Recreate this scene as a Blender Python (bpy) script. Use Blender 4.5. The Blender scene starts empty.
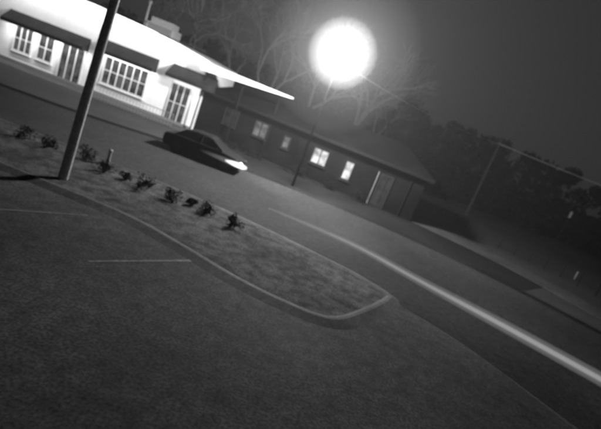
import bpy, bmesh, math, random
from mathutils import Vector, Matrix
random.seed(7)
sc=bpy.context.scene
sc.view_settings.view_transform='Standard'
try: sc.view_settings.look='None'
except: pass
sc.view_settings.exposure=0; sc.view_settings.gamma=1
COL=bpy.context.collection

# ---------------- materials ----------------
def mat(name,v,rough=.8,noise=0,scale=5,noise2=0,scale2=.4,bump=0,metal=0,spec=.3,fine=0):
    m=bpy.data.materials.new(name);m.use_nodes=True
    nt=m.node_tree;n=nt.nodes;l=nt.links
    b=n['Principled BSDF'];b.inputs['Roughness'].default_value=rough
    b.inputs['Metallic'].default_value=metal
    b.inputs['Specular IOR Level'].default_value=spec
    b.inputs['Base Color'].default_value=(v,v,v,1)
    if noise or noise2 or bump:
        tc=n.new('ShaderNodeTexCoord')
        def nz(s,amp,det):
            t=n.new('ShaderNodeTexNoise');t.inputs['Scale'].default_value=s;t.inputs['Detail'].default_value=det
            l.new(tc.outputs['Object'],t.inputs['Vector'])
            r1=n.new('ShaderNodeMapRange');r1.inputs[1].default_value=.3;r1.inputs[2].default_value=.7
            r1.inputs[3].default_value=1-amp;r1.inputs[4].default_value=1+amp;l.new(t.outputs['Fac'],r1.inputs[0])
            return t,r1.outputs[0]
        t,o1=nz(scale,noise,6);_,o2=nz(scale2,noise2,4)
        mu=n.new('ShaderNodeMath');mu.operation='MULTIPLY';l.new(o1,mu.inputs[0]);l.new(o2,mu.inputs[1])
        last=mu.outputs[0]
        if fine:
            _,o3=nz(16,fine,3);m3=n.new('ShaderNodeMath');m3.operation='MULTIPLY';l.new(last,m3.inputs[0]);l.new(o3,m3.inputs[1]);last=m3.outputs[0]
        m2=n.new('ShaderNodeMath');m2.operation='MULTIPLY';l.new(last,m2.inputs[0]);m2.inputs[1].default_value=v
        l.new(m2.outputs[0],b.inputs['Base Color'])
        if bump:
            bp=n.new('ShaderNodeBump');bp.inputs['Strength'].default_value=bump;bp.inputs['Distance'].default_value=.05
            l.new(t.outputs['Fac'],bp.inputs['Height']);l.new(bp.outputs[0],b.inputs['Normal'])
    return m
def emis(name,s,col=.9,var=0,base=.02):
    m=bpy.data.materials.new(name);m.use_nodes=True
    nt=m.node_tree;n=nt.nodes;l=nt.links
    b=n['Principled BSDF'];b.inputs['Base Color'].default_value=(base,base,base,1);b.inputs['Specular IOR Level'].default_value=.1
    b.inputs['Emission Color'].default_value=(col,col,col,1);b.inputs['Emission Strength'].default_value=s
    if var:
        tc=n.new('ShaderNodeTexCoord');t=n.new('ShaderNodeTexNoise');t.inputs['Scale'].default_value=1.6;t.inputs['Detail'].default_value=3
        l.new(tc.outputs['Object'],t.inputs['Vector'])
        r=n.new('ShaderNodeMapRange');r.inputs[1].default_value=.38;r.inputs[2].default_value=.62
        r.inputs[3].default_value=s*(1-var);r.inputs[4].default_value=s*(1+var);l.new(t.outputs['Fac'],r.inputs[0]);l.new(r.outputs[0],b.inputs['Emission Strength'])
    return m
M=dict(
 soil=mat('dry_grass_ground',.033,.95,.35,6,.3,.25,.4,fine=.4),
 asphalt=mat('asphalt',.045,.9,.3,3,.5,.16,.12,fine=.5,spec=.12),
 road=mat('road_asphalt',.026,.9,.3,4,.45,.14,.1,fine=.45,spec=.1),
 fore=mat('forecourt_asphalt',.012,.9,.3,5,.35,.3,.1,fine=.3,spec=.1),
 verge=mat('verge_grass',.048,.95,.6,2.5,.45,.4,.6,fine=.6,spec=.1),
 kerb=mat('kerb_concrete',.05,.85,.3,4,.4,.6,fine=.3),
 walk=mat('sidewalk_concrete',.05,.85,.25,4,.35,.5,fine=.3),
 paint=mat('faded_paint',.07,.8,.5,7,.4,1.0),
 white=mat('white_render',.84,.8,.04,3,.05,.4),
 trim=mat('grey_trim',.2,.6,.1,5),
 awn=mat('dark_awning_canvas',.03,.9,.2,6,.25,1,spec=.05),
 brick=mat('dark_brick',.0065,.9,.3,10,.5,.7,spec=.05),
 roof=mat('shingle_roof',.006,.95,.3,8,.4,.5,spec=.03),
 glass=mat('window_glass',.03,.15,spec=.5),
 shopglass=emis('shop_window_glass',.05,.9,.9),
 frame=mat('window_frame',.6,.5),
 dframe=mat('dark_window_frame',.02,.6,spec=.1),
 dark=mat('dark_metal',.01,.7,.1,5,spec=.05),
 steel=mat('galvanised_steel',.2,.5,.1,8),
 lpole=mat('painted_lamp_pole',.006,.8,.1,8,spec=.02),
 rail=mat('railing_paint',.22,.6,.1,8),
 wood=mat('pole_timber',.36,.85,.3,14,.2,1.5,.3),
 wood2=mat('weathered_timber',.035,.85,.3,14,.15,1.5,.3,spec=.1),
 bark=mat('bark',.07,.9,.3,6,spec=.05),
 leaf=mat('leaf',.04,.9,.4,2,spec=.1),
 leafd=mat('evergreen_foliage',.010,.9,.4,1,spec=.05),
 carp=mat('car_paint',.01,.6,spec=.08),
 tyre=mat('tyre_rubber',.012,.9),rim=mat('wheel_rim',.02,.6,spec=.1),cglass=mat('car_glass',.008,.4,spec=.15),
 win=emis('lit_window',.75,.9,.6), winm=emis('half_lit_window',.12,.9,.7), wind=emis('dim_window',.015,.9,.8,.01),
 head=emis('headlight_lens',6,1,base=.3), lamp=emis('lamp_lens',40,1,base=.3),lens=mat('car_lamp_glass',.06,.3),
 sign=mat('sign_face',.25,.6))

# ---------------- helpers ----------------
def empty(name,loc=(0,0,0),rz=0):
    o=bpy.data.objects.new(name,None);COL.objects.link(o);o.location=loc;o.rotation_euler=(0,0,rz);return o
def mesh(name,vs,fs,m,parent=None,smooth=False):
    me=bpy.data.meshes.new(name);me.from_pydata([tuple(v) for v in vs],[],fs);me.update()
    if m: me.materials.append(m)
    o=bpy.data.objects.new(name,me);COL.objects.link(o)
    if parent:o.parent=parent
    return o
def box(name,c,s,m,parent=None,rz=0,bev=0):
    bm=bmesh.new();bmesh.ops.create_cube(bm,size=1)
    for v in bm.verts:v.co=Vector((v.co.x*s[0],v.co.y*s[1],v.co.z*s[2]))
    if bev:bmesh.ops.bevel(bm,geom=bm.edges[:],offset=bev,segments=2,affect='EDGES')
    me=bpy.data.meshes.new(name);bm.to_mesh(me);bm.free();me.materials.append(m)
    o=bpy.data.objects.new(name,me);COL.objects.link(o);o.location=c;o.rotation_euler=(0,0,rz)
    if parent:o.parent=parent
    return o
def tubegeo(vs,fs,p0,p1,r0,r1,n=6):
    p0=Vector(p0);p1=Vector(p1);d=(p1-p0)
    if d.length<1e-5:return
    q=d.to_track_quat('Z','Y');i=len(vs)
    for p,r in((p0,r0),(p1,r1)):
        for k in range(n):
            a=2*math.pi*k/n;vs.append(p+q@Vector((math.cos(a)*r,math.sin(a)*r,0)))
    for k in range(n):fs.append((i+k,i+(k+1)%n,i+n+(k+1)%n,i+n+k))
    fs.append(tuple(i+n+k for k in range(n)));fs.append(tuple(i+n-1-k for k in range(n)))
def tube(name,pts,rs,m,parent=None,n=10):
    vs=[];fs=[]
    for i in range(len(pts)-1):tubegeo(vs,fs,pts[i],pts[i+1],rs[i],rs[i+1],n)
    return mesh(name,vs,fs,m,parent,False)
def sheet(name,pts,z,m,parent=None):
    return mesh(name,[(x,y,z) for x,y in pts],[tuple(range(len(pts)))],m,parent)
def smoothpts(pts,k=6):
    out=[];P=[Vector(p) for p in pts]
    for i in range(len(P)-1):
        a=P[max(i-1,0)];b=P[i];c=P[i+1];d=P[min(i+2,len(P)-1)]
        for j in range(k):
            t=j/k;out.append(.5*((2*b)+(c-a)*t+(2*a-5*b+4*c-d)*t*t+(3*b-a-3*c+d)*t**3))
    out.append(P[-1]);return out
def ribbon(name,pts,w,z,m,h=0,parent=None,k=5,skirt=0):
    # flat-topped strip; skirt = how far the sloping (mountable kerb) sides spread outwards
    P=smoothpts([(x,y,0) for x,y in pts],k);vs=[];fs=[]
    for i,p in enumerate(P):
        t=(P[min(i+1,len(P)-1)]-P[max(i-1,0)]).normalized();nn=Vector((-t.y,t.x,0))
        a=p+nn*w/2;b=p-nn*w/2;c=p+nn*(w/2+skirt);d=p-nn*(w/2+skirt)
        vs+=[(a.x,a.y,z),(b.x,b.y,z)]
        if h:vs+=[(c.x,c.y,z-h),(d.x,d.y,z-h)]
    s=4 if h else 2
    for i in range(len(P)-1):
        o=i*s;q=o+s
        fs.append((o,o+1,q+1,q))
        if h:fs+= [(o+2,o,q,q+2),(o+1,o+3,q+3,q+1)]
    if h:
        fs+=[(0,2,3,1),(len(vs)-4,len(vs)-3,len(vs)-1,len(vs)-2)]
    return mesh(name,vs,fs,m,parent)

# ---------------- ground ----------------
sheet('ground',[(-400,-200),(400,-200),(400,500),(-400,500)],0,M['soil'])
near=[(-70,18.6),(-25,18.1),(-12.8,17.6),(-3.9,17.1),(1.6,15.7),(4.1,14.1),(6.9,11.9),(12,5),(16,-6),(18,-20)]
far=[(-70,24.2),(-30,24.0),(-17.3,24.0),(-7.5,26.2),(0,26.2),(6,25),(12,22.2),(18,17),(24,8),(28,-6),(30,-20)]
N=[p.xy for p in smoothpts([(x,y,0) for x,y in near])];F=[p.xy for p in smoothpts([(x,y,0) for x,y in far])]
sheet('road',[tuple(p) for p in N]+[tuple(p) for p in reversed(F)],.008,M['road'])
sheet('parking_lot',[(-40,-15),(16.5,-15),(13.5,0),(11.7,5.2),(9.3,8.6),(6.8,11.9),(4.1,14.1),(1.4,15.5),(-1.1,12.5),(-9,13.2),(-40,14.2)],.004,M['asphalt'])
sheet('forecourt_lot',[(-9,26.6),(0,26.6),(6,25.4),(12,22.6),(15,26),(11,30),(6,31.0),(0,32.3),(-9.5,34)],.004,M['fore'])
vk=[(-40,14.4),(-20,13.8),(-9.1,12.9),(-5,12.6),(-2.8,11.9),(-1.1,11.2),(0.4,10.85),(1.7,10.9),(2.6,12.0),(3.7,14.0)]
K=[p.xy for p in smoothpts([(x,y,0) for x,y in vk],4)]
top=[(3.7,14.0),(3.55,14.45),(1.6,15.5),(-3.9,16.9),(-12.8,17.4),(-40,18.1)]
vs=[(p[0],p[1],.07) for p in K]+[(x,y,.07) for x,y in top[1:]]
mesh('grass_verge',vs,[tuple(range(len(vs)))],M['verge'])
ribbon('kerb',vk+[(3.6,14.45),(3.0,14.9),(1.6,15.55),(-3.9,16.95),(-12.8,17.45),(-40,18.15)],.10,.1,M['kerb'],.1,skirt=.34)
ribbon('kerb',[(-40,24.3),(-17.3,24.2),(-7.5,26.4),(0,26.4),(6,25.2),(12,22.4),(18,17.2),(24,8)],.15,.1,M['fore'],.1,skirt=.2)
ribbon('sidewalk',[(4,33.5),(7.5,32.2),(13,29.2),(17.3,24.6),(22,17.5),(27,8)],2.6,.03,M['walk'],.03)
ribbon('sidewalk',[(-40,32.3),(-26,32.2),(-18,32.2),(-9.6,32.4)],2.0,.03,M['walk'],.03)
pm=empty('parking_bay_markings')
for i,(x,y,bk,fw) in enumerate([(-9.9,10.8,2.6,2.3),(-6.9,10.1,2.6,2.1),(-3.9,9.5,.3,2.6)]):
    d=Vector((1.25,1.45)).normalized();n=Vector((-d.y,d.x))*.045
    a=Vector((x,y))-d*bk;b=Vector((x,y))+d*fw
    sheet('bay_line_%d'%i,[tuple(a-n),tuple(b-n),tuple(b+n),tuple(a+n)],.012,M['paint'],pm)
# ---------------- main white building ----------------
B=empty('white_shop_building')
Y0=34.0
prof=[(-34,6.3),(-28,6.25),(-19.4,6.05),(-15,5.8),(-12.6,5.55),(-10.2,5.15)]
vs=[];fs=[]
for y in(Y0,Y0+9):
    vs+= [(-34,y,0)]+[(x,y,z) for x,z in prof]+[(-10.2,y,0)]
n=len(prof)+2
fs=[tuple(range(n)),tuple(reversed(range(n,2*n)))]+[(i,i+n,(i+1)%n+n,(i+1)%n) for i in range(n)]
mesh('walls',vs,fs,M['white'],B)
vs=[];fs=[]
for i in range(len(prof)-1):
    (x0,z0),(x1,z1)=prof[i],prof[i+1];o=len(vs)
    for x,z in((x0,z0),(x1,z1)):
        vs+=[(x,Y0-.05,z-.1),(x,Y0-.05,z+.05),(x,Y0+.3,z+.05),(x,Y0+.3,z-.1)]
    for k in range(4):fs.append((o+k,o+(k+1)%4,o+4+(k+1)%4,o+4+k))
mesh('coping',vs,fs,M['white'],B)
def strip(name,x0,x1,y,z,e,rx,w=.12):  # added fill lamp with invented casing, brightens the white wall
    P=empty(name);P.parent=B
    box('fill_housing',((x0+x1)/2,y-.0,z+.06),(x1-x0,.1,.05),M['awn'],P)
    ld=bpy.data.lights.new(name+'_area','AREA');ld.shape='RECTANGLE';ld.size=x1-x0;ld.size_y=w;ld.energy=e
    lo=bpy.data.objects.new(name+'_area',ld);COL.objects.link(lo);lo.location=((x0+x1)/2,y,z);lo.rotation_euler=(rx,0,0);lo.parent=P
def awning(x0,x1,zt,zb,d=1.1,e=22):
    o=empty('awning');o.parent=B
    y=Y0-.02
    vs=[(x0,y,zt),(x1,y,zt),(x1,y-d,zb),(x0,y-d,zb),(x0,y-d,zb-.25),(x1,y-d,zb-.25),(x0,y,zb-.25),(x1,y,zb-.25)]
    fs=[(0,3,2,1),(3,4,5,2),(0,6,4,3),(1,2,5,7)]
    mesh('canvas',vs,fs,M['awn'],o)
    if e:strip('awning_fill_light',x0+.2,x1-.2,y-d+.1,zb-.18,e*(x1-x0),math.radians(42),.06)  # unseen lamp added under the canvas to lift the wall below
def window(x0,x1,z0,z1,nx,nz,door=False,g='shopglass',parent=B,y=Y0,fr='frame'):
    o=empty('door' if door else 'window');o.parent=parent
    box('glass',((x0+x1)/2,y-.015,(z0+z1)/2),(x1-x0,.03,z1-z0),M[g],o)
    f=.09
    for i in range(nx+1):
        x=x0+(x1-x0)*i/nx;box('mullion_%d'%i,(x,y-.05,(z0+z1)/2),(f if i in(0,nx) else .06,.1,z1-z0+f),M[fr],o)
    for i in range(nz+1):
        z=z0+(z1-z0)*i/nz;box('rail_%d'%i,((x0+x1)/2,y-.046,z),(x1-x0,.085,f if i in(0,nz) else .05),M[fr],o)
    if not door: box('sill',((x0+x1)/2,y-.08,z0-.09),(x1-x0+.2,.16,.07),M['white' if fr=='frame' else fr],o)
awning(-25.5,-19.1,3.65,2.95,.9);awning(-18.1,-13.8,4.05,3.3,.9);awning(-12.7,-9.2,4.2,3.45,1.2,13)
window(-24.8,-23.4,.9,2.75,3,2);window(-22.9,-21.7,.9,2.75,2,2)
window(-21.1,-19.3,.12,2.7,3,1,True);window(-28.6,-26.6,.9,2.9,3,2)
window(-17.7,-14.3,.95,2.95,6,2)
window(-12.4,-10.9,.12,2.9,3,2,True)
box('plinth',(-22,Y0-.06,.05),(23.6,.1,.3),M['trim'],B)
strip('facade_fill_light',-27.5,-14.5,33.0,6.15,300,math.radians(38))  # added wall wash for the upper facade, no such fitting seen
strip('facade_fill_light',-14.0,-10.4,33.0,5.7,70,math.radians(38))  # same added wash over the right end
h=empty('rooftop_air_unit',(-15.2,36.6,5.75));
box('base',(0,0,.2),(2.3,1.6,1.0),M['trim'],h,bev=.03);box('cap',(0,0,.92),(1.8,1.3,.42),M['trim'],h,bev=.03)
for i in range(6):box('louvre_%d'%i,(0,-.83,-.1+i*.13),(1.9,.04,.05),M['dark'],h)
vp=empty('vent_pipe',(-16.6,36.2,5.8));tube('pipe',[(0,0,0),(0,0,1.9)],[.08,.08],M['trim'],vp);tube('cowl',[(0,0,1.9),(0,0,2.1)],[.16,.12],M['trim'],vp)
R=empty('metal_railing')
vs=[];fs=[]
for i in range(25):
    x=-16.8+i*.25;tubegeo(vs,fs,(x,31.5,.03),(x,31.5,.95),.014,.014,5)
for z in(.2,.95):tubegeo(vs,fs,(-16.8,31.5,z),(-10.8,31.5,z),.028,.028,6)
mesh('bars',vs,fs,M['rail'],R)
# ---------------- low dark wing ----------------
ang=math.atan2(-4.4,18.8)
W=empty('brick_diner_building',(-10.15,34.75,0),ang)
L=17.8
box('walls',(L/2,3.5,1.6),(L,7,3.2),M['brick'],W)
e=.5
vs=[(-.0,-e,3.2),(L+e,-e,3.2),(L+e,7+e,3.2),(0,7+e,3.2),(2,3.5,4.7),(L-2.5,3.5,4.7)]
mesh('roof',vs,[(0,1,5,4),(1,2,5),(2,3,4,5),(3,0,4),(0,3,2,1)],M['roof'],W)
box('fascia',(L/2+.25,-e-.03,3.12),(L+.5,.05,.2),M['dark'],W)
def wwin(x,z,w,hh,g,nx=2):window(x-w/2,x+w/2,z-hh/2,z+hh/2,nx,1,False,g,W,0,'dframe')
for x,z,w,hh,g in[(2.7,1.95,1.1,1.2,'wind'),(5.3,1.95,1.1,1.1,'winm'),(7.5,1.8,.5,.85,'winm'),(10.25,1.75,1.15,1.1,'win'),(12.5,1.6,.6,1.3,'win')]:wwin(x,z,w,hh,g,1 if w<.8 else 2)
window(14.8,15.7,.1,2.3,2,1,True,'wind',W,0,'dframe')
box('door_post',(14.6,-.12,1.2),(.05,.1,2.4),M['trim'],W)
tube('downpipe',[(9.0,-.08,0),(9.0,-.08,3.1)],[.05,.05],M['dark'],W,6)
tube('downpipe',[(16.9,-.08,0),(16.9,-.08,3.1)],[.05,.05],M['dark'],W,6)
C=empty('entrance_canopy')
vs=[(-10.4,32.9,4.45),(-10.4,32.9,5.1),(-3.5,33.3,4.95),(-3.5,33.3,4.85),(-10.4,35.2,4.45),(-10.4,35.2,5.1),(-3.5,33.8,4.95),(-3.5,33.8,4.85)]
mesh('roof_slab',vs,[(0,3,2,1),(4,5,6,7),(1,2,6,5),(0,4,7,3),(2,3,7,6),(0,1,5,4)],M['white'],C)
for x in(-10.0,-7.2,-4.4):tube('post',[(x,33.4,0),(x,33.4,4.5)],[.06,.06],M['dark'],C)

# ---------------- poles, lamp ----------------
U=empty('utility_pole',(-7.5,13.6,.07))
tube('shaft',[(0,0,0),(.18,0,4.5),(.42,0,9.0)],[.155,.135,.11],M['wood'],U,14)
box('crossarm',(.4,0,8.5),(2.0,.1,.12),M['wood'],U)
for i in(-.8,-.3,1.1):tube('insulator',[(i+.3,0,8.56),(i+.3,0,8.75)],[.05,.03],M['trim'],U,8)
b_=empty('bollard',(-7.75,16.9,.1));tube('post',[(0,0,0),(0,0,.5)],[.07,.06],M['sign'],b_,10);tube('cap',[(0,0,.5),(0,0,.56),(0,0,.6)],[.085,.085,.03],M['sign'],b_,10)
S=empty('street_lamp',(-1.1,27.2,0))
tube('shaft',[(0,0,0),(0,0,7.9)],[.07,.045],M['lpole'],S,12)
tube('arm',[(0,0,7.9),(.02,-.25,8.03),(.05,-.58,8.07)],[.045,.045,.05],M['lpole'],S)
LP=Vector((-1.0,26.0,8.07))
# globe made oversized to draw the lamp's glare disc; the lamp light radiates from the globe's surface
GR=.62
bm=bmesh.new();bmesh.ops.create_uvsphere(bm,u_segments=32,v_segments=18,radius=GR)
me=bpy.data.meshes.new('lens');bm.to_mesh(me);bm.free();me.materials.append(M['lamp'])
o=bpy.data.objects.new('lens',me);COL.objects.link(o);o.parent=S;o.location=LP-Vector((-1.1,27.2,0))
ld=bpy.data.lights.new('street_lamp_light','POINT');ld.energy=15500;ld.shadow_soft_size=GR+.04;ld.color=(1,1,1)
ld.use_soft_falloff=False
lo=bpy.data.objects.new('street_lamp_light',ld);COL.objects.link(lo);lo.location=LP
def glare_volume(name,loc,r,dens,an=0):  # scattering sphere added around the lamp to draw its glare halo
    m=bpy.data.materials.new(name);m.use_nodes=True;n=m.node_tree.nodes;n.clear()
    out=n.new('ShaderNodeOutputMaterial');s=n.new('ShaderNodeVolumeScatter');s.inputs['Density'].default_value=dens;s.inputs['Anisotropy'].default_value=an
    m.node_tree.links.new(s.outputs[0],out.inputs['Volume'])
    bm=bmesh.new();bmesh.ops.create_icosphere(bm,subdivisions=4,radius=r)
    me=bpy.data.meshes.new(name);bm.to_mesh(me);bm.free();me.materials.append(m)
    o=bpy.data.objects.new(name,me);COL.objects.link(o);o.location=loc
glare_volume('lamp_glare_volume',LP,17,.0014)
glare_volume('lamp_glare_volume',LP,4.2,.0013)
glare_volume('lamp_glare_volume',LP,1.9,.006)

U2=empty('utility_pole',(16.4,47.9,0))
tube('shaft',[(0,0,0),(0,0,8.6)],[.14,.1],M['wood2'],U2)
box('crossarm',(0,0,7.9),(2.2,.12,.14),M['wood2'],U2)
def cable(name,a,b,sag,r=.03,k=16):
    a=Vector(a);b=Vector(b);pts=[a.lerp(b,i/k)-Vector((0,0,sag*4*(i/k)*(1-i/k))) for i in range(k+1)]
    tube(name,pts,[r]*(k+1),M['trim'],None,5)
cable('overhead_cable',(-1.1,27.2,7.8),(16.2,47.9,8.0),.5,.012)
cable('overhead_cable',(16.2,47.9,8.0),(48,36,8.2),.6,.035)
s=empty('road_sign',(21.9,40,0));tube('post',[(0,0,0),(0,0,4.5)],[.045,.045],M['dark'],s,8);box('plate',(0,-.06,4.1),(.2,.03,.55),M['sign'],s)
s=empty('marker_post',(20.6,33,0));tube('post',[(0,0,0),(0,0,.55)],[.06,.06],M['trim'],s,8);tube('cap',[(0,0,.55),(0,0,.63)],[.075,.03],M['trim'],s,8)
Fe=empty('wire_fence');vs=[];fs=[]
fp=smoothpts([(9.5,35,0),(16,33.5,0),(21,28.5,0),(26,21,0),(31,10,0)],6)
for p in fp:tubegeo(vs,fs,(p.x,p.y,0),(p.x,p.y,1.2),.04,.04,6)
for a,b in zip(fp,fp[1:]):
    for z in(.4,1.15):tubegeo(vs,fs,a+Vector((0,0,z)),b+Vector((0,0,z)),.01,.01,4)
mesh('posts_and_rails',vs,fs,M['dark'],Fe)

# ---------------- car ----------------
def car(name,loc,rz,paint,lit=False):
    P=empty(name,loc,rz)
    body=[(-2.2,.35),(-2.25,.62),(-2.18,.92),(-1.6,1.0),(1.05,.98),(1.9,.86),(2.2,.68),(2.25,.4),(2.1,.28),(-2.1,.28)]
    cab=[(-1.75,.98),(-1.15,1.38),(-.6,1.47),(.2,1.45),(1.15,.97)]
    def loft(nm,pr,w0,w1,m):
        zs=[z for _,z in pr];zl,zh=min(zs),max(zs);vs=[];n=len(pr)
        for s in(-1,1):
            for x,z in pr:
                t=(z-zl)/(zh-zl);vs.append((x,s*(w0+(w1-w0)*t),z))
        fs=[tuple(reversed(range(n))),tuple(range(n,2*n))]+[(i,(i+1)%n,(i+1)%n+n,i+n) for i in range(n)]
        o=mesh(nm,vs,fs,m,P);b=o.modifiers.new('b','BEVEL');b.width=.06;b.segments=3;b.limit_method='ANGLE';b.angle_limit=.4
        return o
    loft('body',body,.87,.84,paint);loft('windows',cab,.78,.6,M['cglass'])
    loft('roof_panel',[(-1.12,1.40),(-.6,1.49),(.22,1.475),(.5,1.36)],.62,.58,paint)
    for x,z0,z1,dx in((-1.65,1,1.4,.55),(-.2,1,1.44,.02),(1.05,1,1.42,-.75)):
        for s in(-1,1):tube('pillar',[(x,s*.785,z0),(x+dx,s*.63,z1)],[.035,.03],paint,P,6)
    for x in(-1.4,1.35):
        for s in(-1,1):
            tube('tyre',[(x,s*.66,.32),(x,s*.885,.32)],[.33,.33],M['tyre'],P,20);tube('rim',[(x,s*.885,.32),(x,s*.9,.32)],[.2,.18],M['rim'],P,14)
    for s in(-1,1):
        box('headlight',(2.17,s*.62,.66),(.16,.34,.13),(M['head'] if s<0 else M['lens']) if lit else M['lens'],P,bev=.03)
        box('tail_light',(-2.2,s*.66,.76),(.1,.3,.14),M['lens'],P,bev=.02)
        box('mirror',(.75,s*.95,1.02),(.14,.16,.1),paint,P,bev=.03)
    box('number_plate',(-2.26,0,.6),(.03,.5,.11),M['lens'],P)
    return P
car('passing_car',(-6.2,24.75,.008),0,M['carp'],True)

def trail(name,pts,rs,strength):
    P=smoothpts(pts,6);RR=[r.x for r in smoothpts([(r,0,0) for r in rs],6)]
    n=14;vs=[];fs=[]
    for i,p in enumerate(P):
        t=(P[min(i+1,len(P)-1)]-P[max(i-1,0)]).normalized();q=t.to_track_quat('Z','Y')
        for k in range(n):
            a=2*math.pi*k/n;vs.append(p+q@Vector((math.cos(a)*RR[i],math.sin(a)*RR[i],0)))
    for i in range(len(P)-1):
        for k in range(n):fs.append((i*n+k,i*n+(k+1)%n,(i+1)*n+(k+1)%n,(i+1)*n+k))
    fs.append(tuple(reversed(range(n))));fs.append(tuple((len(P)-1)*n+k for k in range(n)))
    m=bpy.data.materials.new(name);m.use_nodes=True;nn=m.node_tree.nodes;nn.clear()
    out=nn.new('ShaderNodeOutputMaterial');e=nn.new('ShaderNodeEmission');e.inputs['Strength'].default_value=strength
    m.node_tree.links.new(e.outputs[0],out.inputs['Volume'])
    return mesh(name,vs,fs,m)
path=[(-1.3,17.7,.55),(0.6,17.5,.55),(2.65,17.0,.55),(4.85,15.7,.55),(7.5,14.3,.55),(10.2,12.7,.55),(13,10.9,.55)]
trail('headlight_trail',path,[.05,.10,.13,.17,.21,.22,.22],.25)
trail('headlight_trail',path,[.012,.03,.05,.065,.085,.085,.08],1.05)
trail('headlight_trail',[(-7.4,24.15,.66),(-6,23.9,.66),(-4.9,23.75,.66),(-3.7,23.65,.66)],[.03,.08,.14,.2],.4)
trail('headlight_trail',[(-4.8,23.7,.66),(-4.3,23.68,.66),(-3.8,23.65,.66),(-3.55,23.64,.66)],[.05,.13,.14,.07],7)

# ---------------- vegetation ----------------
def leafmass(name,clumps,m,leaf=.08,per=120,loc=(0,0,0),stems=True):
    vs=[];fs=[]
    for (cx,cy,cz,r) in clumps:
        for _ in range(per):
            d=Vector((random.gauss(0,1),random.gauss(0,1),random.gauss(0,1))).normalized()*(r*random.uniform(.3,1.0)**.6)
            p=Vector((cx,cy,cz))+d
            if p.z<.03:p.z=abs(p.z)+.03
            a=Vector((random.uniform(-1,1),random.uniform(-1,1),random.uniform(-1,1))).normalized()
            b=a.orthogonal().normalized();s=leaf*random.uniform(.5,1.5);i=len(vs)
            vs+=[p+a*s,p+b*s*.6,p-a*s,p-b*s*.6];fs.append((i,i+1,i+2,i+3))
    if stems:
        for (cx,cy,cz,r) in clumps:tubegeo(vs,fs,(clumps[0][0],clumps[0][1],0),(cx,cy,cz),.02,.008,4)
    o=mesh(name,vs,fs,m);o.location=loc;return o
for x,y,s in[(-13.6,16.3,.35),(-12.2,16.1,.4),(-10.7,16.0,.33),(-9.7,16.1,.3),(-8.4,16.4,.38),(-7.2,15.8,.3),(-6.5,15.9,.2),(-5.7,15.6,.32),(-4.6,15.5,.3),(-3.9,15.8,.18),(-3.2,15.5,.28),(-2.0,15.2,.3)]:
    cl=[(random.uniform(-.8,.8)*s,random.uniform(-.7,.7)*s,s*random.uniform(.3,1.2),s*random.uniform(.3,.75)) for _ in range(9)]
    leafmass('shrub',cl,M['leaf'],.03,55,(x,y,.07))
for k in range(6):
    t=2.0+k*2.3+random.uniform(-.4,.4)
    bx=-10.15+math.cos(ang)*t-math.sin(ang)*(-1.0);by=34.75+math.sin(ang)*t+math.cos(ang)*(-1.0)
    cl=[(random.uniform(-.8,.8),random.uniform(-.3,.3),random.uniform(.15,.5),random.uniform(.2,.4)) for _ in range(7)]
    leafmass('low_bush',cl,M['leafd'],.05,60,(bx,by,0))
def baretree(name,loc,H,seed,spread=.5,depth=7):
    rnd=random.Random(seed);vs=[];fs=[]
    def grow(p,d,l,r,k):
        q=p
        for s in range(3):
            d=(d+Vector((rnd.gauss(0,.1),rnd.gauss(0,.1),rnd.gauss(0,.06)))).normalized()
            e=q+d*l/3;tubegeo(vs,fs,q,e,r*(1-.1*s),r*(1-.1*(s+1)),5 if k>3 else 3);q=e
        if k==0:return
        for j in range(2 if rnd.random()<.55 else 3):
            ax=d.orthogonal().normalized();ax.rotate(Matrix.Rotation(rnd.uniform(0,6.28),3,d))
            nd=d.copy();nd.rotate(Matrix.Rotation(rnd.uniform(.25,.25+spread),3,ax));nd=(nd+Vector((0,0,.12))).normalized()
            grow(q,nd,l*rnd.uniform(.68,.88),max(r*.64,.008),k-1)
    grow(Vector((0,0,0)),Vector((0,0,1)),H*.25,H*.017,depth)
    o=mesh(name,vs,fs,M['bark']);o.location=loc;return o
for i,(x,y,H) in enumerate([(-16.5,45.5,14),(-11.5,46,15),(-7.5,44,14),(-4,48,16),(1.0,48.5,15),(5,51,13),(-22,48,15)]):
    baretree('bare_tree',(x,y,0),H,20+i,.5,7 if i<4 else 6)
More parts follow.
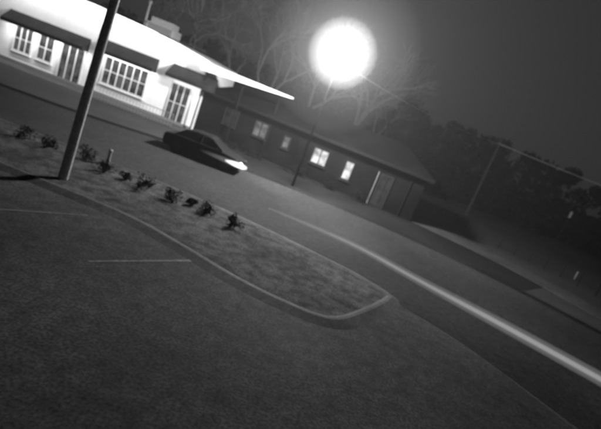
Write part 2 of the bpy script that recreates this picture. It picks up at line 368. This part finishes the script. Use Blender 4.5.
def treeline(name,pts,hf,m,step=2.2,per=150):
    cl=[]
    P=smoothpts([(x,y,0) for x,y in pts],8)
    for a,b in zip(P,P[1:]):
        n=max(1,int((b-a).length/step))
        for j in range(n):
            p=a.lerp(b,j/n);h=hf*random.uniform(.92,1.05)
            z=0.6
            while z<h:
                r=random.uniform(1.2,2.2)*(1-.35*z/h)
                cl.append((p.x+random.gauss(0,1.2),p.y+random.gauss(0,1.5),min(z,h-r*.6),r));z+=r*.9
    return leafmass(name,cl,m,.35,per,stems=False)
treeline('distant_trees',[(6,55),(20,60),(35,58),(50,48),(62,30),(70,8)],9.0,M['leafd'],2.2,90)
treeline('distant_trees',[(-75,50),(-50,62),(-25,66),(-5,66),(12,62)],8,M['leafd'],3.5,60)

# ---------------- world ----------------
w=bpy.data.worlds.new('World');sc.world=w;w.use_nodes=True
nt=w.node_tree;n=nt.nodes;l=nt.links
bg=n['Background'];sky=n.new('ShaderNodeTexSky');sky.sky_type='NISHITA';sky.sun_disc=False
sky.sun_elevation=math.radians(1.5);sky.sun_rotation=math.radians(150)
bw=n.new('ShaderNodeRGBToBW');l.new(sky.outputs[0],bw.inputs[0])
mr=n.new('ShaderNodeMath');mr.operation='MULTIPLY_ADD';mr.inputs[1].default_value=.07;mr.inputs[2].default_value=.12
l.new(bw.outputs[0],mr.inputs[0]);l.new(mr.outputs[0],bg.inputs[0]);bg.inputs[1].default_value=.1

# ---------------- camera ----------------
cd=bpy.data.cameras.new('camera');cam=bpy.data.objects.new('camera',cd);COL.objects.link(cam)
cd.sensor_width=36;cd.lens=450/601*36;cd.clip_end=1500;cd.clip_start=.05
cd.dof.use_dof=True;cd.dof.focus_distance=4.0;cd.dof.aperture_fstop=1.0
p=math.radians(13.4);r=math.radians(21)
R0=Vector((1,0,0));D0=Vector((0,-math.sin(p),-math.cos(p)));Fw=Vector((0,math.cos(p),-math.sin(p)))
ua=math.cos(r)*R0-math.sin(r)*D0;va=math.sin(r)*R0+math.cos(r)*D0
m3=Matrix((ua,-va,-Fw)).transposed()
cam.matrix_world=Matrix.Translation((0,0,5))@m3.to_4x4()
sc.camera=cam
